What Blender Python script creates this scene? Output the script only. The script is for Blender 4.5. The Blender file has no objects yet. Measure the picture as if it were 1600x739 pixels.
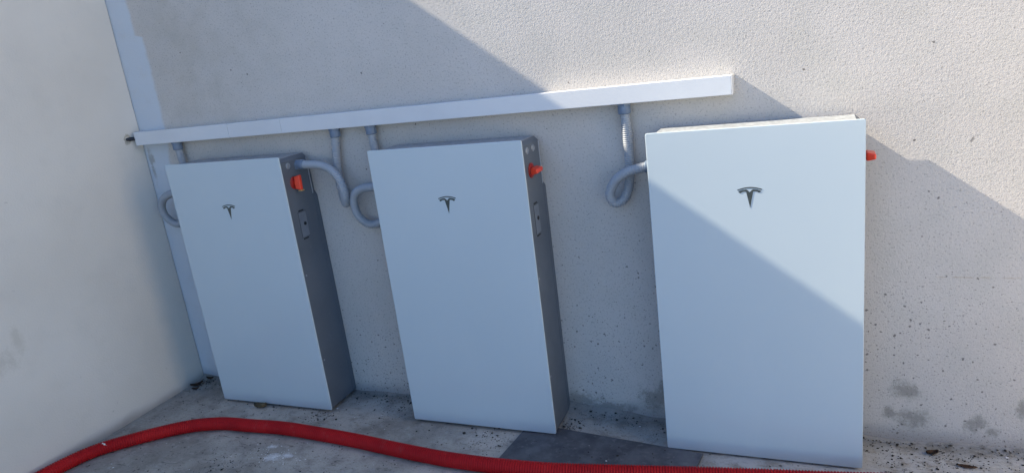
import bpy, bmesh, math, random
from mathutils import Vector, Matrix

# ------------------------------------------------------------------ camera, sky, sun, exposure
scene = bpy.context.scene
COL = scene.collection
cam_d = bpy.data.cameras.new('camera')
cam_d.sensor_width = 36.0
cam_d.lens = 36.0 * 1090.97 / 1600.0
cam_d.clip_start = 0.02
cam_d.clip_end = 500.0
cam = bpy.data.objects.new('camera', cam_d)
cam.location = (2.3391, -2.3287, 1.4226)
cam.rotation_euler = (1.3017, 0.1233, 0.3862)
COL.objects.link(cam)
scene.camera = cam

SUN_DIR = Vector((7.45, 1.0, -5.70)).normalized()          # the way the light travels
to_sun = -SUN_DIR
elev = math.asin(to_sun.z)
azim = math.atan2(to_sun.x, to_sun.y) % (2 * math.pi)

world = bpy.data.worlds.new('World')
scene.world = world
world.use_nodes = True
wn = world.node_tree
bg = wn.nodes['Background']
sky = wn.nodes.new('ShaderNodeTexSky')
sky.sky_type = 'NISHITA'
sky.sun_disc = False
sky.sun_elevation = elev
sky.sun_rotation = azim
sky.altitude = 20.0
sky.air_density = 0.8
sky.dust_density = 0.0
sky.ozone_density = 5.5
wn.links.new(sky.outputs['Color'], bg.inputs['Color'])
bg.inputs['Strength'].default_value = 0.135

sun_d = bpy.data.lights.new('sun', 'SUN')
sun_d.energy = 5.0
sun_d.angle = math.radians(0.53)
sun_d.color = (1.0, 0.90, 0.71)
sun = bpy.data.objects.new('sun', sun_d)
sun.rotation_euler = SUN_DIR.to_track_quat('-Z', 'Y').to_euler()
sun.location = (-6, -2, 6)
COL.objects.link(sun)

scene.view_settings.view_transform = 'Standard'
scene.view_settings.look = 'None'
scene.view_settings.gamma = 1.0
scene.view_settings.exposure = 1.40
scene.view_settings.use_curve_mapping = False

rnd = random.Random(11)

# ------------------------------------------------------------------ node helpers
class NT:
    def __init__(self, name):
        self.m = bpy.data.materials.new(name)
        self.m.use_nodes = True
        self.t = self.m.node_tree
        self.b = self.t.nodes['Principled BSDF']
        self.tc = None
    def n(self, typ, **props):
        nd = self.t.nodes.new(typ)
        for k, v in props.items():
            setattr(nd, k, v)
        return nd
    def put(self, sock, v):
        if isinstance(v, bpy.types.NodeSocket):
            self.t.links.new(v, sock)
        elif isinstance(v, (tuple, list)) and len(v) == 3 and sock.type == 'RGBA':
            sock.default_value = (*v, 1)
        else:
            sock.default_value = v
    def co(self):
        if self.tc is None:
            self.tc = self.n('ShaderNodeTexCoord').outputs['Object']
        return self.tc
    def xyz(self):
        s = self.n('ShaderNodeSeparateXYZ')
        self.put(s.inputs[0], self.co())
        return s.outputs[0], s.outputs[1], s.outputs[2]
    def math(self, op, a, b=None, clamp=False):
        nd = self.n('ShaderNodeMath', operation=op)
        nd.use_clamp = clamp
        self.put(nd.inputs[0], a)
        if b is not None:
            self.put(nd.inputs[1], b)
        return nd.outputs[0]
    def step(self, v, lo, hi, a=0.0, b=1.0):
        nd = self.n('ShaderNodeMapRange', interpolation_type='SMOOTHSTEP')
        self.put(nd.inputs['Value'], v)
        self.put(nd.inputs['From Min'], lo); self.put(nd.inputs['From Max'], hi)
        self.put(nd.inputs['To Min'], a); self.put(nd.inputs['To Max'], b)
        return nd.outputs[0]
    def scaled(self, s):
        nd = self.n('ShaderNodeMapping')
        self.put(nd.inputs['Vector'], self.co())
        nd.inputs['Scale'].default_value = s
        return nd.outputs[0]
    def noise(self, scale, detail=3.0, rough=0.5, vec=None, dist=0.0):
        nd = self.n('ShaderNodeTexNoise')
        self.put(nd.inputs['Vector'], vec if vec is not None else self.co())
        nd.inputs['Scale'].default_value = scale
        nd.inputs['Detail'].default_value = detail
        nd.inputs['Roughness'].default_value = rough
        nd.inputs['Distortion'].default_value = dist
        return nd.outputs['Fac']
    def voro(self, scale, vec=None, rand=1.0):
        nd = self.n('ShaderNodeTexVoronoi')
        self.put(nd.inputs['Vector'], vec if vec is not None else self.co())
        nd.inputs['Scale'].default_value = scale
        nd.inputs['Randomness'].default_value = rand
        return nd.outputs['Distance'], nd.outputs['Color']
    def mix(self, f, a, b):
        nd = self.n('ShaderNodeMix', data_type='RGBA')
        self.put(nd.inputs['Factor'], f)
        self.put(nd.inputs['A' if False else 6], a)
        self.put(nd.inputs[7], b)
        return nd.outputs[2]
    def specks(self, scale, prob, r_lo, r_hi, vec=None):
        """irregular dots: a share `prob` (value or socket) of the cells carries one"""
        base = vec if vec is not None else self.co()
        nz = self.n('ShaderNodeTexNoise'); self.put(nz.inputs['Vector'], base)
        nz.inputs['Scale'].default_value = scale * 1.9
        sub = self.n('ShaderNodeVectorMath', operation='SUBTRACT')
        self.put(sub.inputs[0], nz.outputs['Color']); sub.inputs[1].default_value = (.5, .5, .5)
        mul = self.n('ShaderNodeVectorMath', operation='SCALE')
        self.put(mul.inputs[0], sub.outputs[0]); mul.inputs['Scale'].default_value = .75 / scale
        add = self.n('ShaderNodeVectorMath', operation='ADD')
        self.put(add.inputs[0], base); self.put(add.inputs[1], mul.outputs[0])
        d, c = self.voro(scale, add.outputs[0])
        s = self.n('ShaderNodeSeparateColor'); self.put(s.inputs[0], c)
        on = self.math('LESS_THAN', s.outputs[0], prob)
        rad = self.math('ADD', self.math('MULTIPLY', self.math('POWER', s.outputs[1], 3.4), r_hi - r_lo), r_lo)
        inside = self.step(self.math('SUBTRACT', d, rad), -.07, .05, 1., 0.)
        return self.math('MULTIPLY', on, inside)
    def blobs(self, pts, axes=('x', 'z'), wob=.03, scale=22.):
        """soft stains round given points (u, v, ru, rv)"""
        x, y, z = self.xyz()
        ax = {'x': x, 'y': y, 'z': z}
        nz = self.math('MULTIPLY', self.math('SUBTRACT', self.noise(scale, 6, .8), .5), 4.2)
        out = None
        for (u, v, ru, rv) in pts:
            a = self.math('POWER', self.math('ABSOLUTE', self.math('DIVIDE', self.math('SUBTRACT', ax[axes[0]], u), ru)), 2.)
            b = self.math('POWER', self.math('ABSOLUTE', self.math('DIVIDE', self.math('SUBTRACT', ax[axes[1]], v), rv)), 2.)
            d = self.math('SQRT', self.math('ADD', a, b))
            m = self.step(self.math('ADD', d, nz), .25, 1.45, 1., 0.)
            out = m if out is None else self.math('MAXIMUM', out, m)
        return out
    def bump(self, h, dist, strength=1.0, prev=None):
        nd = self.n('ShaderNodeBump')
        self.put(nd.inputs['Height'], h)
        nd.inputs['Distance'].default_value = dist
        nd.inputs['Strength'].default_value = strength
        if prev is not None:
            self.put(nd.inputs['Normal'], prev)
        return nd.outputs[0]
    def out(self, color=None, rough=None, spec=None, metal=None, normal=None):
        if color is not None: self.put(self.b.inputs['Base Color'], color)
        if rough is not None: self.put(self.b.inputs['Roughness'], rough)
        if spec is not None: self.put(self.b.inputs['Specular IOR Level'], spec)
        if metal is not None: self.put(self.b.inputs['Metallic'], metal)
        if normal is not None: self.put(self.b.inputs['Normal'], normal)
        return self.m

# ------------------------------------------------------------------ materials
def mat_back_wall():
    k = NT('rendered_back_wall')
    x, y, z = k.xyz()
    big = k.noise(1.7, 4, .55)
    mid = k.noise(7.0, 5, .6)
    base = k.mix(k.step(big, .36, .66), (.520, .483, .447), (.568, .528, .490))
    base = k.mix(k.math('MULTIPLY', k.step(mid, .42, .72), .4), base, (.47, .45, .41))
    base = k.mix(k.math('MULTIPLY', k.step(k.noise(150., 3, .7), .56, .66), .5), base, (.12, .11, .095))
    # dingy smear next to the repair band
    smear = k.math('MULTIPLY', k.step(x, -.36, -.22), k.step(x, -.05, .55, 1., 0.))
    smear = k.math('MULTIPLY', smear, k.step(z, 1.15, 1.3))
    smear = k.math('MULTIPLY', smear, k.step(k.noise(3.5, 5, .6), .40, .66))
    base = k.mix(k.math('MULTIPLY', smear, .42), base, (.40, .365, .315))
    # whiter repair band painted down the corner
    wob = k.math('MULTIPLY', k.math('SUBTRACT', k.noise(9., 5, .65), .5), .045)
    edge = k.math('ADD', wob, k.step(z, 1.645, 1.66, -.328, -.372))
    edge = k.math('ADD', edge, k.step(z, 1.0, 1.25, -.035, 0.))
    band = k.step(k.math('SUBTRACT', x, edge), -.014, .010, 1., 0.)
    base = k.mix(k.math('MULTIPLY', band, k.step(k.noise(11., 5, .7), .25, .5, .72, 1.)), base, (.55, .582, .62))
    low = k.step(z, .0, 1.05, 1., 0.)
    # pits and splashed dirt: few up the wall, many near the floor
    p1 = k.math('ADD', k.math('MULTIPLY', k.math('POWER', low, 1.3), .66), .012)
    clump = k.step(k.noise(2.6, 3, .6), .38, .62, .35, 1.25)
    s1 = k.specks(74., k.math('MULTIPLY', p1, clump), .05, .30)
    p2 = k.math('ADD', k.math('MULTIPLY', k.math('POWER', low, 1.4), .64), .003)
    s2 = k.specks(150., k.math('MULTIPLY', p2, clump), .10, .34)
    s3 = k.specks(17., k.math('ADD', k.math('MULTIPLY', low, .12), .022), .03, .085)
    sp = k.math('MAXIMUM', k.math('MAXIMUM', s1, k.math('MULTIPLY', s2, .75)), s3)
    offband = k.math('SUBTRACT', 1., k.math('MULTIPLY', band, .9))
    base = k.mix(k.math('MULTIPLY', k.math('MULTIPLY', sp, .80), offband), base, (.115, .105, .10))
    # damp stains near the floor
    st = k.blobs([(2.615, .190, .042, .032), (2.640, .092, .050, .030), (2.575, .105, .020, .02), (2.815, .088, .030, .028),
                  (2.86, .062, .018, .016), (2.935, .150, .022, .026), (1.80, .085, .060, .045), (1.83, .13, .02, .03),
                  (1.50, .055, .10, .030), (1.62, .035, .10, .022)], scale=26.)
    base = k.mix(k.math('MULTIPLY', st, .62), base, (.17, .165, .145))
    crk = k.blobs([(-.470, 1.09, .010, .075), (-.458, 1.12, .010, .03)], scale=30.)
    base = k.mix(k.math('MULTIPLY', crk, .6), base, (.27, .235, .19))
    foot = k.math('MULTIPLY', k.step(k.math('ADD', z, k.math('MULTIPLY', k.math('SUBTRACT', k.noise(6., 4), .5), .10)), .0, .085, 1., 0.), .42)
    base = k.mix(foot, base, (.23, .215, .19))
    # brownish streaks down the right side
    drip = k.step(k.noise(1., 4, .6, k.scaled((5.5, 1., .8))), .56, .72)
    drip = k.math('MULTIPLY', drip, k.math('MULTIPLY', k.step(x, 2.4, 2.7), k.step(z, .2, .7, 1., .35)))
    base = k.mix(k.math('MULTIPLY', drip, .22), base, (.40, .36, .28))
    # hairline rust line
    ln = k.math('ABSOLUTE', k.math('SUBTRACT', z, k.math('ADD', .581, k.math('MULTIPLY', k.math('SUBTRACT', k.noise(12., 2), .5), .006))))
    ln = k.math('MULTIPLY', k.step(ln, .0008, .0022, 1., 0.), k.math('MULTIPLY', k.step(x, 2.68, 2.72), k.step(k.noise(30., 2), .35, .5)))
    base = k.mix(k.math('MULTIPLY', ln, .5), base, (.36, .27, .16))
    # float-finished render grain
    h = k.math('ADD', k.noise(240., 2, .6), k.math('MULTIPLY', k.noise(95., 1, .5), .8))
    n1 = k.bump(h, .00098)
    n3 = k.bump(k.noise(5., 1), .004, .35, n1)
    return k.out(base, .9, .25, 0., n3)

def mat_left_wall():
    k = NT('rendered_side_wall')
    x, y, z = k.xyz()
    base = k.mix(k.step(k.noise(1.6, 4, .5), .35, .68), (.645, .600, .535), (.70, .655, .59))
    base = k.mix(k.math('MULTIPLY', k.step(k.noise(9., 5, .6), .5, .75), .18), base, (.54, .51, .46))
    st = k.blobs([(-.86, .50, .055, .045), (-.78, .56, .02, .05)], ('y', 'z'), scale=18.)
    base = k.mix(k.math('MULTIPLY', st, .30), base, (.40, .36, .29))
    s = k.specks(14., .10, .02, .06)
    base = k.mix(k.math('MULTIPLY', s, .6), base, (.22, .20, .18))
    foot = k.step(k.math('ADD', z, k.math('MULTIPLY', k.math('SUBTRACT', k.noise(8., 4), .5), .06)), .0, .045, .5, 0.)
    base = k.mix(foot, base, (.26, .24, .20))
    h = k.noise(150., 2.5, .6)
    n1 = k.bump(h, .0010)
    n2 = k.bump(k.noise(4., 2), .004, .4, n1)
    return k.out(base, .92, .2, 0., n2)

def mat_floor():
    k = NT('weathered_screed')
    x, y, z = k.xyz()
    base = k.mix(k.step(k.noise(2.3, 5, .6), .36, .66), (.30, .277, .240), (.49, .455, .40))
    base = k.mix(k.math('MULTIPLY', k.step(k.noise(13., 6, .7), .45, .70), .6), base, (.19, .175, .152))
    base = k.mix(k.math('MULTIPLY', k.step(k.noise(30., 4, .6), .54, .68), .4), base, (.47, .45, .41))
    base = k.mix(k.math('MULTIPLY', k.step(k.noise(150., 3, .7), .56, .66), .5), base, (.12, .11, .095))
    # chalky paint on the right part
    chalk = k.math('MULTIPLY', k.step(x, 1.95, 2.08), k.step(k.noise(17., 6, .7), .36, .56))
    base = k.mix(k.math('MULTIPLY', chalk, .75), base, (.52, .515, .50))
    # worn crazed streaks
    v = k.scaled((7., 30., 1.))
    st = k.step(k.noise(2.2, 6, .76, v, 1.2), .57, .66)
    base = k.mix(k.math('MULTIPLY', st, .62), base, (.085, .076, .066))
    s1 = k.specks(75., k.step(k.noise(4., 3), .35, .65, .06, .45), .08, .42)
    s2 = k.specks(22., k.step(k.noise(3., 3), .4, .65, .02, .16), .05, .16)
    sp = k.math('MAXIMUM', s1, s2)
    base = k.mix(k.math('MULTIPLY', sp, .78), base, (.085, .078, .07))
    w1 = k.specks(12., .16, .02, .085)
    base = k.mix(k.math('MULTIPLY', w1, .85), base, (.70, .70, .69))
    splash = k.blobs([(.405, -.535, .030, .022), (.46, -.51, .022, .012), (.35, -.47, .018, .012)], ('x', 'y'), scale=40.)
    base = k.mix(k.math('MULTIPLY', splash, .85), base, (.70, .70, .69))
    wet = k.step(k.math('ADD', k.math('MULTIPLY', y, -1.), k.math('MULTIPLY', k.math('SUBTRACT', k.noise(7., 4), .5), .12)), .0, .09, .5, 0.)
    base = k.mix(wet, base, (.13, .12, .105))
    h = k.noise(60., 4, .65)
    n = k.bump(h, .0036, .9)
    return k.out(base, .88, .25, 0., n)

def mat_tile():
    k = NT('dark_slate_tile')
    base = k.mix(k.step(k.noise(9., 6, .7), .35, .68), (.062, .066, .076), (.125, .13, .142))
    base = k.mix(k.math('MULTIPLY', k.step(k.noise(45., 4, .6), .55, .72), .4), base, (.20, .20, .205))
    s = k.specks(26., .05, .03, .10)
    base = k.mix(k.math('MULTIPLY', s, .8), base, (.6, .6, .58))
    n = k.bump(k.noise(50., 5, .6), .0012, .7)
    return k.out(base, .62, .4, 0., n)

def mat_glass():
    k = NT('white_back_painted_glass')
    c = k.mix(k.noise(3., 2, .5), (.485, .555, .588), (.512, .580, .612))
    sm = k.math('MULTIPLY', k.step(k.noise(1.3, 5, .7, k.scaled((4., 1., 1.4)), 1.5), .52, .74), .10)
    c = k.mix(sm, c, (.60, .63, .64))
    dust = k.step(k.noise(140., 3, .6), .60, .75)
    c = k.mix(k.math('MULTIPLY', dust, .14), c, (.52, .52, .50))
    x, y, z = k.xyz()
    sp = k.specks(70., k.step(z, .02, .45, .10, .012), .04, .20)
    c = k.mix(k.math('MULTIPLY', sp, .35), c, (.26, .25, .235))
    c = k.mix(k.math('MULTIPLY', k.step(z, .0, .10, .22, 0.), k.noise(16., 5, .65)), c, (.33, .31, .28))
    return k.out(c, .17, .48, 0.)

def mat_steel():
    k = NT('charcoal_powder_coat')
    c = k.mix(k.step(k.noise(6., 4, .55), .35, .65), (.112, .130, .156), (.132, .152, .180))
    c = k.mix(k.math('MULTIPLY', k.step(k.noise(60., 4, .65), .56, .74), .22), c, (.20, .215, .23))
    n = k.bump(k.noise(420., 2), .0003, .5)
    return k.out(c, k.step(k.noise(12., 4), .3, .7, .38, .52), .45, .15, n)

def mat_plain(name, col, rough, spec=.4, metal=0., var=.10, scale=14., bump=0.):
    k = NT(name)
    lo = tuple(c * (1 - var) for c in col); hi = tuple(min(1, c * (1 + var)) for c in col)
    c = k.mix(k.step(k.noise(scale, 5, .6), .33, .67), lo, hi)
    n = k.bump(k.noise(scale * 12, 3), bump) if bump else None
    return k.out(c, rough, spec, metal, n)

def mat_pvc():
    k = NT('white_trunking_plastic')
    c = k.mix(k.step(k.noise(3., 4, .55), .35, .65), (.61, .62, .635), (.66, .668, .68))
    d = k.step(k.noise(28., 5, .65), .58, .75)
    c = k.mix(k.math('MULTIPLY', d, .14), c, (.52, .50, .46))
    return k.out(c, .38, .45, 0., k.bump(k.noise(3., 1), .002, .25))

def mat_red_conduit():
    k = NT('red_corrugated_plastic')
    c = k.mix(k.step(k.noise(5., 5, .6), .35, .66), (.34, .008, .011), (.43, .012, .014))
    dust = k.math('MULTIPLY', k.step(k.noise(24., 6, .7), .54, .76), .15)
    c = k.mix(dust, c, (.32, .15, .13))
    return k.out(c, .5, .12, 0.)

M = dict(back=mat_back_wall(), left=mat_left_wall(), floor=mat_floor(), tile=mat_tile(), glass=mat_glass(), steel=mat_steel(),
         pvc=mat_pvc(), red=mat_red_conduit(),
         trim=mat_plain('bare_sheet_edge', (.46, .48, .52), .35, .5, .6),
         conduit=mat_plain('grey_corrugated_plastic', (.33, .35, .38), .42, .4, 0., .07, 9.),
         fitting=mat_plain('blue_grey_fitting_plastic', (.155, .20, .27), .4, .4, 0., .10, 20.),
         knob=mat_plain('signal_red_plastic', (.74, .050, .018), .35, .45, 0., .10, 30.),
         knobbase=mat_plain('dark_red_plastic', (.34, .02, .014), .4, .4, 0., .12, 30.),
         brass=mat_plain('brass_tab', (.72, .50, .20), .35, .5, .5),
         emblem=mat_plain('grey_green_emblem', (.085, .098, .092), .3, .5, .5, .15, 60.),
         cover=mat_plain('dusty_light_grey_metal', (.30, .315, .33), .5, .4, 0., .22, 70.),
         plate=mat_plain('grey_plate', (.150, .172, .205), .4, .45, 0., .08, 20.),
         plug=mat_plain('grey_plug', (.30, .32, .35), .3, .5, .3),
         dark=mat_plain('black_rubber_and_gap', (.012, .013, .016), .55, .3),
         cable=mat_plain('black_cable_sheath', (.012, .014, .020), .42, .4),
         plaster=mat_plain('broken_plaster', (.47, .43, .36), .95, .1, 0., .25, 60., .002),
         fleck=mat_plain('white_plaster_fleck', (.72, .71, .69), .9, .1, 0., .12, 80., .001),
         grit=mat_plain('dark_grit', (.045, .040, .034), .9, .2, 0., .5, 40.),
         leaf=mat_plain('dry_brown_leaf', (.075, .042, .026), .75, .2, 0., .5, 45., .0015),
         leaf2=mat_plain('dull_olive_leaf', (.16, .13, .075), .75, .2, 0., .4, 45., .0015),
         cement=mat_floor())
M['cement'].name = 'cement_fillet'

# ------------------------------------------------------------------ mesh helpers
def link(o, parent=None):
    COL.objects.link(o)
    if parent is not None:
        o.parent = parent
    return o

def finish(name, bm, mat, parent=None, smooth=False):
    me = bpy.data.meshes.new(name)
    bmesh.ops.recalc_face_normals(bm, faces=bm.faces)
    bm.to_mesh(me)
    bm.free()
    if smooth:
        for p in me.polygons:
            p.use_smooth = True
    me.materials.append(M[mat])
    return link(bpy.data.objects.new(name, me), parent)

def add_box(bm, lo, hi, bevel=0., seg=2):
    vs = [bm.verts.new((x, y, z)) for x in (lo[0], hi[0]) for y in (lo[1], hi[1]) for z in (lo[2], hi[2])]
    idx = [(0, 1, 3, 2), (4, 6, 7, 5), (0, 4, 5, 1), (2, 3, 7, 6), (0, 2, 6, 4), (1, 5, 7, 3)]
    fs = [bm.faces.new([vs[i] for i in f]) for f in idx]
    if bevel > 0:
        es = list({e for f in fs for e in f.edges})
        bmesh.ops.bevel(bm, geom=es, offset=bevel, segments=seg, affect='EDGES', profile=.5)

def add_prism(bm, pts, y0, y1, bevel=0., seg=2):
    """polygon in x,z extruded along y"""
    a = [bm.verts.new((x, y0, z)) for x, z in pts]
    b = [bm.verts.new((x, y1, z)) for x, z in pts]
    fs = [bm.faces.new(a), bm.faces.new(b[::-1])]
    n = len(pts)
    for i in range(n):
        fs.append(bm.faces.new((a[i], b[i], b[(i + 1) % n], a[(i + 1) % n])))
    if bevel > 0:
        es = list({e for f in fs for e in f.edges})
        bmesh.ops.bevel(bm, geom=es, offset=bevel, segments=seg, affect='EDGES', profile=.5)

def add_lathe(bm, prof, center, axis, seg=24):
    """prof: list of (distance along axis, radius); closed at both ends"""
    ax = Vector(axis).normalized()
    u = ax.orthogonal().normalized()
    v = ax.cross(u)
    c = Vector(center)
    rings = []
    for d, r in prof:
        rings.append([bm.verts.new(c + ax * d + (u * math.cos(t) + v * math.sin(t)) * r)
                      for t in [2 * math.pi * i / seg for i in range(seg)]])
    for a, b in zip(rings, rings[1:]):
        for i in range(seg):
            bm.faces.new((a[i], a[(i + 1) % seg], b[(i + 1) % seg], b[i]))
    bm.faces.new(rings[0][::-1]); bm.faces.new(rings[-1])

def spline(pts, step=.004):
    """Catmull-Rom through the points, resampled at equal steps"""
    P = [Vector(p) for p in pts]
    P = [P[0] * 2 - P[1]] + P + [P[-1] * 2 - P[-2]]
    dense = []
    for i in range(1, len(P) - 2):
        p0, p1, p2, p3 = P[i - 1:i + 3]
        t0 = 0.; t1 = t0 + max((p1 - p0).length, 1e-5) ** .5
        t2 = t1 + max((p2 - p1).length, 1e-5) ** .5; t3 = t2 + max((p3 - p2).length, 1e-5) ** .5
        for k in range(60):
            t = t1 + (t2 - t1) * k / 60
            a1 = p0 * ((t1 - t) / (t1 - t0)) + p1 * ((t - t0) / (t1 - t0))
            a2 = p1 * ((t2 - t) / (t2 - t1)) + p2 * ((t - t1) / (t2 - t1))
            a3 = p2 * ((t3 - t) / (t3 - t2)) + p3 * ((t - t2) / (t3 - t2))
            b1 = a1 * ((t2 - t) / (t2 - t0)) + a2 * ((t - t0) / (t2 - t0))
            b2 = a2 * ((t3 - t) / (t3 - t1)) + a3 * ((t - t1) / (t3 - t1))
            dense.append(b1 * ((t2 - t) / (t2 - t1)) + b2 * ((t - t1) / (t2 - t1)))
    dense.append(P[-2])
    out = [dense[0]]; acc = 0.
    for a, b in zip(dense, dense[1:]):
        L = (b - a).length; pos = 0.
        while acc + (L - pos) >= step:
            pos += step - acc; acc = 0.
            out.append(a + (b - a) * (pos / L))
        acc += L - pos
    return out

def tube_mesh(name, pts, radii, mat, parent=None, seg=16):
    verts = []; faces = []
    T = [(pts[min(i + 1, len(pts) - 1)] - pts[max(i - 1, 0)]).normalized() for i in range(len(pts))]
    u = T[0].orthogonal().normalized()
    for i, (p, r) in enumerate(zip(pts, radii)):
        u = (u - T[i] * u.dot(T[i])).normalized()
        v = T[i].cross(u)
        for k in range(seg):
            t = 2 * math.pi * k / seg
            verts.append(p + (u * math.cos(t) + v * math.sin(t)) * r)
    for i in range(len(pts) - 1):
        for k in range(seg):
            a = i * seg + k; b = i * seg + (k + 1) % seg
            faces.append((a, b, b + seg, a + seg))
    faces.append(tuple(range(seg))[::-1]); faces.append(tuple(range((len(pts) - 1) * seg, len(pts) * seg)))
    me = bpy.data.meshes.new(name)
    me.from_pydata([tuple(v) for v in verts], [], faces)
    me.update()
    for p in me.polygons:
        p.use_smooth = len(p.vertices) == 4
    me.materials.append(M[mat])
    return link(bpy.data.objects.new(name, me), parent)

def corrugated(name, ctrl, r, pitch, depth, mat, parent=None, seg=18):
    q = pitch / 4.
    pts = spline(ctrl, q)
    prof = (0., 0., -depth, -depth)
    return tube_mesh(name, pts, [r + prof[i % 4] for i in range(len(pts))], mat, parent, seg)

def tag(o, label, cat, group=None):
    o['label'] = label; o['category'] = cat
    if group: o['group'] = group
    return o

def empty(name, loc=(0, 0, 0)):
    o = bpy.data.objects.new(name, None)
    o.empty_display_size = .1
    o.location = loc
    return link(o)

def struct(o):
    o['kind'] = 'structure'
    return o

# ------------------------------------------------------------------ the setting
XL = -.4916           # face of the left wall
HL = 2.776            # its height: its top edge throws the long slanting shadow

bm = bmesh.new()
add_box(bm, (-30., -40., -.30), (40., 20., 0.))
struct(finish('floor', bm, 'floor'))

bm = bmesh.new()
add_box(bm, (XL - .25, 0., -.02), (4.2, .25, 3.1), .006)
bw = finish('rendered_wall', bm, 'back')
tag(bw, 'long rough rendered wall carrying the three batteries, half in sun', 'wall')

bm = bmesh.new()
add_box(bm, (XL - .25, -7.0, -.02), (XL, -.002, HL), .004)
lw = finish('rendered_wall', bm, 'left')
tag(lw, 'smooth shaded rendered wall at the left, meeting the battery wall in a corner', 'wall')

bm = bmesh.new()
add_box(bm, (4.201, -1.6, -.02), (4.45, .25, 3.1), .004)
rw = finish('unseen_bounce_wall', bm, 'left')  # unseen return wall, added so sunlight bounces onto the left wall
struct(rw)

# uneven cement fillet along the foot of the wall
def fil_h(x):
    h = .012 + .034 * math.exp(-((x - 1.42) / .17) ** 2) + .006 * math.sin(x * 9.) + .004 * math.sin(x * 23. + 1)
    return max(.006, h)
bm = bmesh.new()
rows = []
n = 420
for i in range(n + 1):
    x = XL + .002 + (6.0 - XL) * i / n
    h = fil_h(x); d = .030 + 1.1 * h + .008 * math.sin(x * 14. + 2)
    row = []
    for j in range(7):
        t = j / 6.
        yy = -.0015 - d * (1 - t) ** 1.4
        zz = -.004 + (h + .004) * t ** 1.7 + (rnd.uniform(-.0012, .0012) if 0 < j < 6 else 0)
        row.append(bm.verts.new((x, yy, zz)))
    row.append(bm.verts.new((x, .01, h * 1.02)))
    rows.append(row)
for a, b in zip(rows, rows[1:]):
    for j in range(7):
        bm.faces.new((a[j], b[j], b[j + 1], a[j + 1]))
fil = finish('cement_fillet', bm, 'cement', smooth=True)
struct(fil)

# dark tile lying on the screed
bm = bmesh.new()
add_prism(bm, [(1.330, -.125), (1.995, -.203), (1.925, -.80), (1.260, -.722)], 0., .007, .0018)
bmesh.ops.transform(bm, matrix=Matrix(((1, 0, 0, 0), (0, 0, 1, 0), (0, 1, 0, 0), (0, 0, 0, 1))), verts=bm.verts)
tl = finish('floor_tile', bm, 'tile')
tl.location = (0, 0, .0015)
tag(tl, 'dark slate grey tile on the floor between the middle and right batteries', 'tile')

# ------------------------------------------------------------------ battery units
PW, PH, PD = .609, 1.099, .193
GT = .007        # glass thickness

def emblem_mesh():
    s = .000192
    bm = bmesh.new()
    top = [];
    N = 16
    for i in range(N + 1):
        t = -1 + 2. * i / N
        top.append((t * 185, 213 + 38 * abs(t) ** 1.9))
    low = []
    for i in range(N + 1):
        t = 1 - 2. * i / N
        low.append((t * 177, 233 + 33 * abs(t) ** 1.9))
    arc = top + low
    tee = [(-170, 283), (-140, 268), (-100, 256), (-50, 249), (-32, 262), (0, 296), (32, 262), (50, 249), (100, 256), (140, 268), (170, 283),
           (150, 304), (132, 308), (112, 291), (80, 285), (52, 287), (0, 545), (-52, 287), (-80, 285), (-112, 291), (-132, 308), (-150, 304)]
    for poly in (arc, tee):
        add_prism(bm, [(u * s, (379 - v) * s) for u, v in poly], -.0006, .0002)
    bmesh.ops.triangulate(bm, faces=[f for f in bm.faces if len(f.verts) > 4])
    return bm

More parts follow.
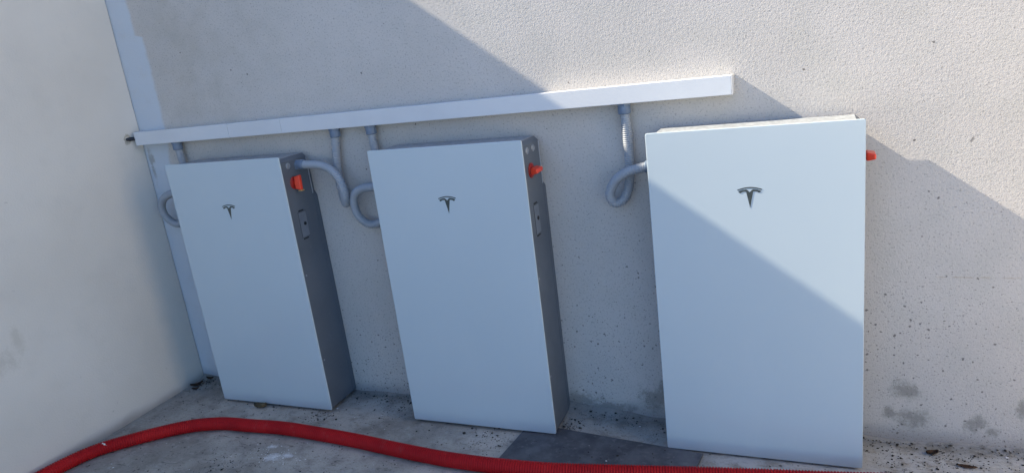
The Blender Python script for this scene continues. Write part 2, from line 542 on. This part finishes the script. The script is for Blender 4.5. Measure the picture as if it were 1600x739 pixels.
def make_battery():
    root = empty('wall_battery')
    # sheet-metal case, top right and top left edges chamfered
    x0, x1, zt = .005, PW - .004, PH - .0105
    bm = bmesh.new()
    c = .014
    add_prism(bm, [(x0, .004), (x1, .004), (x1, zt - c), (x1 - c, zt), (x0 + c, zt), (x0, zt - c)], -PD + GT + .0006, -.026, .0016)
    case = finish('case', bm, 'steel', root)
    # rear frame against the wall: stepped in at the upper corners where the bracket hangs
    bm = bmesh.new()
    add_prism(bm, [(x0, .004), (x1, .004), (x1, .905), (x1 - .012, .925), (x1 - .012, zt - .042), (x1 - .062, zt - .002),
                   (x0 + .062, zt - .002), (x0 + .012, zt - .042), (x0 + .012, .925), (x0, .905)], -.0255, -.0008, .001)
    finish('rear_frame', bm, 'steel', root)
    bm = bmesh.new()
    add_box(bm, (x0 + .016, -PD + GT + .003, zt - .001), (x1 - .016, -.027, zt + .0014), .0006)
    finish('top_cover', bm, 'cover', root)
    # bright folded edges of the case beside the steps
    for xs in (x0 - .0012, x1 - .0012):
        bm = bmesh.new()
        add_box(bm, (xs - .0006, -.0300, .918), (xs + .0030, -.0262, zt - .018), .0006)
        finish('folded_edge', bm, 'trim', case)
    # glass front
    bm = bmesh.new()
    r = .006
    pts = []
    for (cx, cz, a0) in ((PW - r, r, -90), (PW - r, PH - r, 0), (r, PH - r, 90), (r, r, 180)):
        for k in range(5):
            a = math.radians(a0 + 90 * k / 4.)
            pts.append((cx + r * math.cos(a), cz + r * math.sin(a)))
    add_prism(bm, pts, -PD, -PD + GT, .0016, 2)
    g = finish('front_glass', bm, 'glass', root)
    e = finish('emblem', emblem_mesh(), 'emblem', g)
    e.location = (.3005, -PD, .888)
    # feet
    for fx in (.10, PW - .10):
        bm = bmesh.new()
        add_lathe(bm, [(0., .018), (.006, .019), (.008, .012), (.022, .010)], (fx, -.10, -.012), (0, 0, 1), 16)
        finish('foot', bm, 'dark', root)
    # service plate and screws on the right side
    bm = bmesh.new()
    add_box(bm, (x1 - .002, -.142, .758), (x1 + .0012, -.096, .862), .001)
    pl = finish('service_plate', bm, 'plate', root)
    bm = bmesh.new()
    add_box(bm, (x1 - .002, -.1432, .7568), (x1 + .0005, -.0948, .8632), .0004)
    finish('plate_gap_shade', bm, 'dark', pl)  # black rim standing in for the shaded gap round the plate
    bm = bmesh.new()
    add_lathe(bm, [(0., .0075), (.0022, .0070)], (x1 + .0008, -.113, .812), (1, 0, 0), 16)
    finish('lock', bm, 'dark', pl)
    for zz in (.868, .752):
        bm = bmesh.new()
        add_box(bm, (x1 - .001, -.138, zz - .0022), (x1 + .0022, -.108, zz + .0022), .0008)
        finish('plate_clip', bm, 'dark', pl)
    for zz in (.605, .226):
        bm = bmesh.new()
        add_lathe(bm, [(0., .0042), (.0016, .0040), (.0024, .0026)], (x1 - .0004, -.170, zz), (1, 0, 0), 12)
        finish('screw', bm, 'plug', root)
    return root

def knob(root, turned):
    x1 = PW - .004
    bm = bmesh.new()
    add_lathe(bm, [(0., .026), (.003, .026), (.0045, .024), (.0045, .021), (.0065, .020), (.007, .016)], (x1 - .0005, -.125, .984), (1, 0, 0), 28)
    k = finish('rotary_switch', bm, 'knobbase', root, False)
    bm = bmesh.new()
    # grip: a rounded bar that widens towards its tip
    L0, L1, T = (.012, .030, .0095)
    add_box(bm, (0., -.030, -T), (L1 - .004, .030, T), .005, 3)
    for v in bm.verts:
        if v.co.x > .012:
            v.co.y *= 1.0; v.co.z *= .86
        else:
            v.co.y *= .86; v.co.z *= 1.25
    add_lathe(bm, [(-.003, .0095), (.004, .0092), (.006, .0085)], (0, 0, 0), (1, 0, 0), 24)
    if turned:
        bmesh.ops.rotate(bm, cent=(0, 0, 0), matrix=Matrix.Rotation(math.radians(86), 3, 'X'), verts=bm.verts)
    gr = finish('switch_grip', bm, 'knob', k)
    gr.location = (x1 + .0075, -.125, .984)
    if turned:
        bm = bmesh.new()
        add_box(bm, (x1 + .018, -.134, .950), (x1 + .036, -.116, .9545), .0015)
        finish('brass_tab', bm, 'brass', k)

def gland(name, parent, base, axis, scale=1.0):
    """cable gland: hexagonal nut, body, cap round the conduit"""
    bm = bmesh.new()
    add_lathe(bm, [(0., .0235 * scale), (.007, .0235 * scale), (.008, .0215 * scale)], base, axis, 6)
    b = Vector(base) + Vector(axis) * .0075
    add_lathe(bm, [(0., .0205 * scale), (.010, .0215 * scale), (.024, .0215 * scale), (.027, .019 * scale)], b, axis, 20)
    return finish(name, bm, 'fitting', parent)

def plug(root, yy, zz):
    bm = bmesh.new()
    add_lathe(bm, [(0., .0125), (.002, .0125), (.0034, .011), (.0034, .0085), (.0018, .008)], (PW - .0045, yy, zz), (1, 0, 0), 24)
    finish('blanking_plug', bm, 'plug', root)

def left_plug(root, yy, zz):
    bm = bmesh.new()
    add_lathe(bm, [(0., .0125), (.002, .0125), (.0034, .011)], (.0055, yy, zz), (-1, 0, 0), 20)
    finish('blanking_plug', bm, 'plug', root)

def copy_tree(o, parent=None):
    c = o.copy()
    link(c, parent)
    for ch in list(o.children):
        copy_tree(ch, c)
    return c

proto = make_battery()
UX = (-.1683, .8525, 1.8725)
UZ = (.0129, .0144, .0085)
UL = ('smallest-looking white glass battery nearest the corner, grey conduits on both sides',
      'middle white glass wall battery with two blanking plugs above its red switch',
      'right-hand white glass wall battery crossed by a slanting sun shadow')
units = []
for i in range(3):
    u = proto if i == 0 else copy_tree(proto)
    units.append(u)
for i, u in enumerate(units):
    u.location = (UX[i], 0., UZ[i])
    tag(u, UL[i], 'battery', 'white wall batteries in a row')
    knob(u, i == 0)
    plug(u, -.143, 1.055)
    if i > 0:
        plug(u, -.086, 1.055)
    left_plug(u, -.143, 1.055)

# ------------------------------------------------------------------ trunking
TZ0, TZ1, TX0, TX1 = 1.1893, 1.2485, -.466, 2.1223
tr = empty('cable_trunking', (0, 0, 0))
tag(tr, 'long white plastic cable trunking fixed above the three batteries', 'trunking')
bm = bmesh.new()
add_box(bm, (TX0 + .004, -.030, TZ0 + .0016), (TX1 - .004, -.0005, TZ1 - .0016), .0012)
finish('base_channel', bm, 'pvc', tr)
cuts = [TX0 + .0022, .087, .368, TX1 - .0022]
for a, b in zip(cuts, cuts[1:]):
    bm = bmesh.new()
    add_box(bm, (a + .0006, -.058, TZ0), (b - .0006, -.0300, TZ1), .0016, 2)
    lid = finish('lid', bm, 'pvc', tr)
    lid.location = (0, rnd.uniform(-.0004, .0004), 0)
for a, b in ((TX0, TX0 + .0022), (TX1 - .0022, TX1)):
    bm = bmesh.new()
    add_box(bm, (a, -.0585, TZ0 - .0005), (b, -.0005, TZ1 + .0005), .0008)
    finish('end_cap', bm, 'pvc', tr)

# cable from the trunking through the left wall
cb = empty('wall_cable', (XL, -.045, 1.222))
tag(cb, 'short black cable leaving the trunking end through a hole in the left wall', 'cable')
pts = spline([(.040, .004, -.004), (.014, -.012, -.001), (-.004, -.032, .000), (-.04, -.055, .002)], .004)
tube_mesh('sheath', pts, [.0085] * len(pts), 'cable', cb, 14)
bm = bmesh.new()
ring = []
NN = 22
for k in range(NN):
    t = 2 * math.pi * k / NN
    row = []
    for (rr, xx) in ((.0105, .0006), (.014 + rnd.uniform(-.002, .002), .0016 + rnd.uniform(0, .0012)), (.021 + rnd.uniform(-.006, .004), .0003)):
        row.append(bm.verts.new((xx, -.030 + rr * math.cos(t), .001 + rr * 1.15 * math.sin(t))))
    ring.append(row)
for k in range(NN):
    a, b = ring[k], ring[(k + 1) % NN]
    for j in range(2):
        bm.faces.new((a[j], b[j], b[j + 1], a[j + 1]))
finish('broken_plaster_rim', bm, 'plaster', cb, True)

# ------------------------------------------------------------------ grey conduits
def conduit(label, ctrl, trunk_x, side_gland):
    root = empty('flexible_conduit', (trunk_x, -.03, TZ0))
    org = Vector(root.location)
    corrugated('corrugated_tube', [Vector(c) - org for c in ctrl], .0172, .0070, .0019, 'conduit', root, 18)
    gland('trunking_gland', root, Vector((trunk_x, -.03, TZ0 - .001)) - org, (0, 0, -1), 1.0)
    if side_gland:
        bx, by, bz, sx = side_gland
        gland('case_gland', root, Vector((bx, by, bz)) - org, (sx, 0, 0), .95)
    tag(root, label, 'conduit', 'grey flexible conduits between trunking and batteries')

conduit('grey conduit making a small loop left of the battery nearest the corner',
        [(-.249, -.030, 1.170), (-.243, -.030, 1.09), (-.238, -.030, .98), (-.250, -.034, .89), (-.300, -.040, .832),
         (-.358, -.046, .817), (-.396, -.056, .850), (-.401, -.066, .895), (-.372, -.074, .938), (-.318, -.081, .962),
         (-.250, -.086, .972), (-.190, -.086, .974)],
        -.249, (UX[0] + .005, -.086, UZ[0] + .961, -1))
conduit('grey conduit bending down from the right side of the battery nearest the corner',
        [(.606, -.030, 1.170), (.598, -.030, 1.12), (.588, -.030, 1.05), (.583, -.031, .975), (.592, -.036, .918), (.612, -.054, .889),
         (.633, -.078, .906), (.644, -.094, .956), (.629, -.097, 1.007), (.594, -.092, 1.039), (.541, -.086, 1.056), (.470, -.086, 1.061)],
        .606, (UX[0] + PW - .0045, -.086, UZ[0] + 1.049, 1))
conduit('grey conduit making a round loop left of the middle battery',
        [(.776, -.030, 1.170), (.778, -.030, 1.10), (.790, -.030, .98), (.795, -.032, .88), (.775, -.036, .820), (.735, -.042, .797), (.695, -.050, .802),
         (.665, -.058, .838), (.660, -.066, .888), (.680, -.074, .930), (.722, -.081, .951), (.775, -.086, .957), (.835, -.086, .958)],
        .776, (UX[1] + .005, -.086, UZ[1] + .944, -1))
conduit('sunlit grey ribbed conduit curling beside the right-hand battery',
        [(1.775, -.030, 1.170), (1.778, -.030, 1.10), (1.779, -.030, 1.03), (1.777, -.030, .96), (1.766, -.034, .895), (1.745, -.042, .861), (1.722, -.052, .857),
         (1.711, -.064, .888), (1.739, -.079, .941), (1.784, -.086, .970), (1.850, -.086, .984)],
        1.775, (UX[2] + .005, -.086, UZ[2] + .975, -1))

# ------------------------------------------------------------------ red corrugated conduit on the floor
HR = .0272
hp = [(-.440, -1.50), (-.447, -1.15), (-.440, -.86), (-.393, -.70), (-.305, -.598), (-.120, -.452), (.02, -.402), (.180, -.390), (.33, -.380),
      (.52, -.388), (.724, -.403), (.95, -.428), (1.168, -.444), (1.49, -.446), (1.75, -.408), (2.02, -.352), (2.39, -.300), (2.64, -.268), (3.0, -.28), (3.5, -.40)]
def under(x, y):
    return .0085 if 1.24 < x < 2.0 else 0.
ctrl = [(x, y, HR + .0005 + under(x, y) * (1 if 1.3 < x < 1.95 else .6)) for x, y in hp]
ho = empty('corrugated_hose', (1.168, -.43, 0.))
corg = Vector(ho.location)
corrugated('ribbed_tube', [Vector(c) - corg for c in ctrl], HR, .0092, .0030, 'red', ho, 24)
tag(ho, 'thick red corrugated hose snaking along the floor below the batteries', 'hose')
def crumb(bm, c, r, squash=.6, rr=rnd):
    """irregular crumb: jittered octahedron"""
    c = Vector(c)
    q = Matrix.Rotation(rr.uniform(0, 6.28), 3, 'Z')
    v = [bm.verts.new(c + q @ Vector((d[0] * r * rr.uniform(.6, 1.3), d[1] * r * rr.uniform(.6, 1.3), d[2] * r * squash * rr.uniform(.6, 1.2))))
         for d in ((1, 0, 0), (0, 1, 0), (-1, 0, 0), (0, -1, 0), (0, 0, 1), (0, 0, -1))]
    for i in range(4):
        j = (i + 1) % 4
        bm.faces.new((v[i], v[j], v[4])); bm.faces.new((v[j], v[i], v[5]))
bm = bmesh.new()
for dx, dz, r in ((0, 0, .0065), (.004, -.006, .006), (-.003, .006, .005)):
    crumb(bm, Vector((-.352 + dx, -.668 + dx, .0495 + dz)) - corg, r, .9)
finish('plaster_fleck', bm, 'fleck', ho, True)

# ------------------------------------------------------------------ dry leaves and grit
def leaf(name, loc, L, Wd, rz, curl, roll, mat, label, group=None):
    bm = bmesh.new()
    nu, nv = 9, 5
    g = []
    for i in range(nu):
        t = i / (nu - 1.)
        w = Wd * (math.sin(math.pi * min(1, t * .96 + .03)) ** .75) * (1 + .18 * math.sin(t * 17.))
        row = []
        for j in range(nv):
            s = -1 + 2. * j / (nv - 1)
            xx = (t - .5) * L
            yy = s * w * .5
            zz = curl * (t - .5) ** 2 * 4 * L + roll * abs(s) ** 1.6 * Wd + .0012 * math.sin(31 * t + 7 * s)
            row.append((xx, yy, zz))
        g.append(row)
    mn = min(p[2] for r in g for p in r)
    th = .0008
    top = [[bm.verts.new((p[0], p[1], p[2] - mn + th + .0006)) for p in r] for r in g]
    bot = [[bm.verts.new((p[0], p[1], p[2] - mn + .0006)) for p in r] for r in g]
    for i in range(nu - 1):
        for j in range(nv - 1):
            bm.faces.new((top[i][j], top[i + 1][j], top[i + 1][j + 1], top[i][j + 1]))
            bm.faces.new((bot[i][j], bot[i][j + 1], bot[i + 1][j + 1], bot[i + 1][j]))
    rim = [(i, 0) for i in range(nu)] + [(nu - 1, j) for j in range(1, nv)] + [(i, nv - 1) for i in range(nu - 2, -1, -1)] + [(0, j) for j in range(nv - 2, 0, -1)]
    for a, b in zip(rim, rim[1:] + rim[:1]):
        bm.faces.new((top[a[0]][a[1]], top[b[0]][b[1]], bot[b[0]][b[1]], bot[a[0]][a[1]]))
    o = finish(name, bm, mat, None, True)
    o.location = loc; o.rotation_euler = (0, 0, rz)
    return tag(o, label, 'leaf', group)

G = 'dry leaves on the floor'
leaf('dry_leaf', (-.455, -.085, .0), .060, .026, .9, .18, .30, 'leaf', 'dark curled dry leaf in the left corner, the longest one against the side wall', G)
leaf('dry_leaf', (-.430, -.120, .0), .034, .018, .5, .15, .25, 'leaf', 'small dark dry leaf in the left corner, the one farthest from the wall', G)
leaf('dry_leaf', (-.415, -.035, .012), .040, .020, .2, .2, .3, 'leaf', 'dark dry leaf at the very corner behind the other leaf scraps', G)
leaf('dry_leaf', (.062, -.212, .0), .060, .034, .25, .12, .42, 'leaf2', 'olive brown curled leaf under the lower edge of the leftmost battery', G)
leaf('dry_leaf', (2.690, -.058, .0), .038, .024, .3, .15, .3, 'leaf', 'dark crumpled leaf at the foot of the wall right of the batteries', G)
leaf('dry_leaf', (2.775, -.112, .0), .055, .018, -.1, .05, .12, 'leaf', 'flat dark leaf on the floor at the lower right, away from the wall', G)

def on_floor(x, y):
    return .0085 if (1.33 < x < 1.93 and -.7 < y < -.21) else 0.
bm = bmesh.new()
r2 = random.Random(5)
for k in range(3600):
    x = r2.uniform(-.47, 3.4)
    u = r2.random()
    y = -.012 - (abs(r2.gauss(0, .05)) if u < .45 else r2.uniform(0, 1.0))
    if r2.random() < .25:      # heaps of dirt
        cx, cy, sd = r2.choice(((-.44, -.07, .03), (.40, -.225, .035), (.70, -.10, .06), (1.20, -.25, .05), (2.72, -.10, .06), (2.9, -.06, .06), (2.6, -.17, .05), (1.49, -.13, .02), (.25, -.62, .08)))
        x = r2.gauss(cx, sd); y = min(-.012, r2.gauss(cy, sd))
    if x < XL + .01: continue
    r = min(.0070, .0012 + r2.expovariate(1 / .0012))
    crumb(bm, (x, y, on_floor(x, y) + r * .35 + (fil_h(x) * max(0, 1 + y / .05) ** 1.7)), r, .6, r2)
g = finish('floor_grit', bm, 'grit'); g['kind'] = 'stuff'
g['label'] = 'dark dirt and grit scattered over the floor'; g['category'] = 'grit'
bm = bmesh.new()
for k in range(240):
    x = r2.uniform(-.4, 3.2); y = -.03 - r2.uniform(0, .9)
    if r2.random() < .3:
        x = r2.gauss(.42, .06); y = r2.gauss(-.52, .03)
    r = min(.006, .0012 + r2.expovariate(1 / .0012))
    crumb(bm, (x, y, on_floor(x, y) + r * .3), r, .5, r2)
g = finish('plaster_crumbs', bm, 'fleck'); g['kind'] = 'stuff'
g['label'] = 'white plaster crumbs scattered over the floor'; g['category'] = 'plaster'
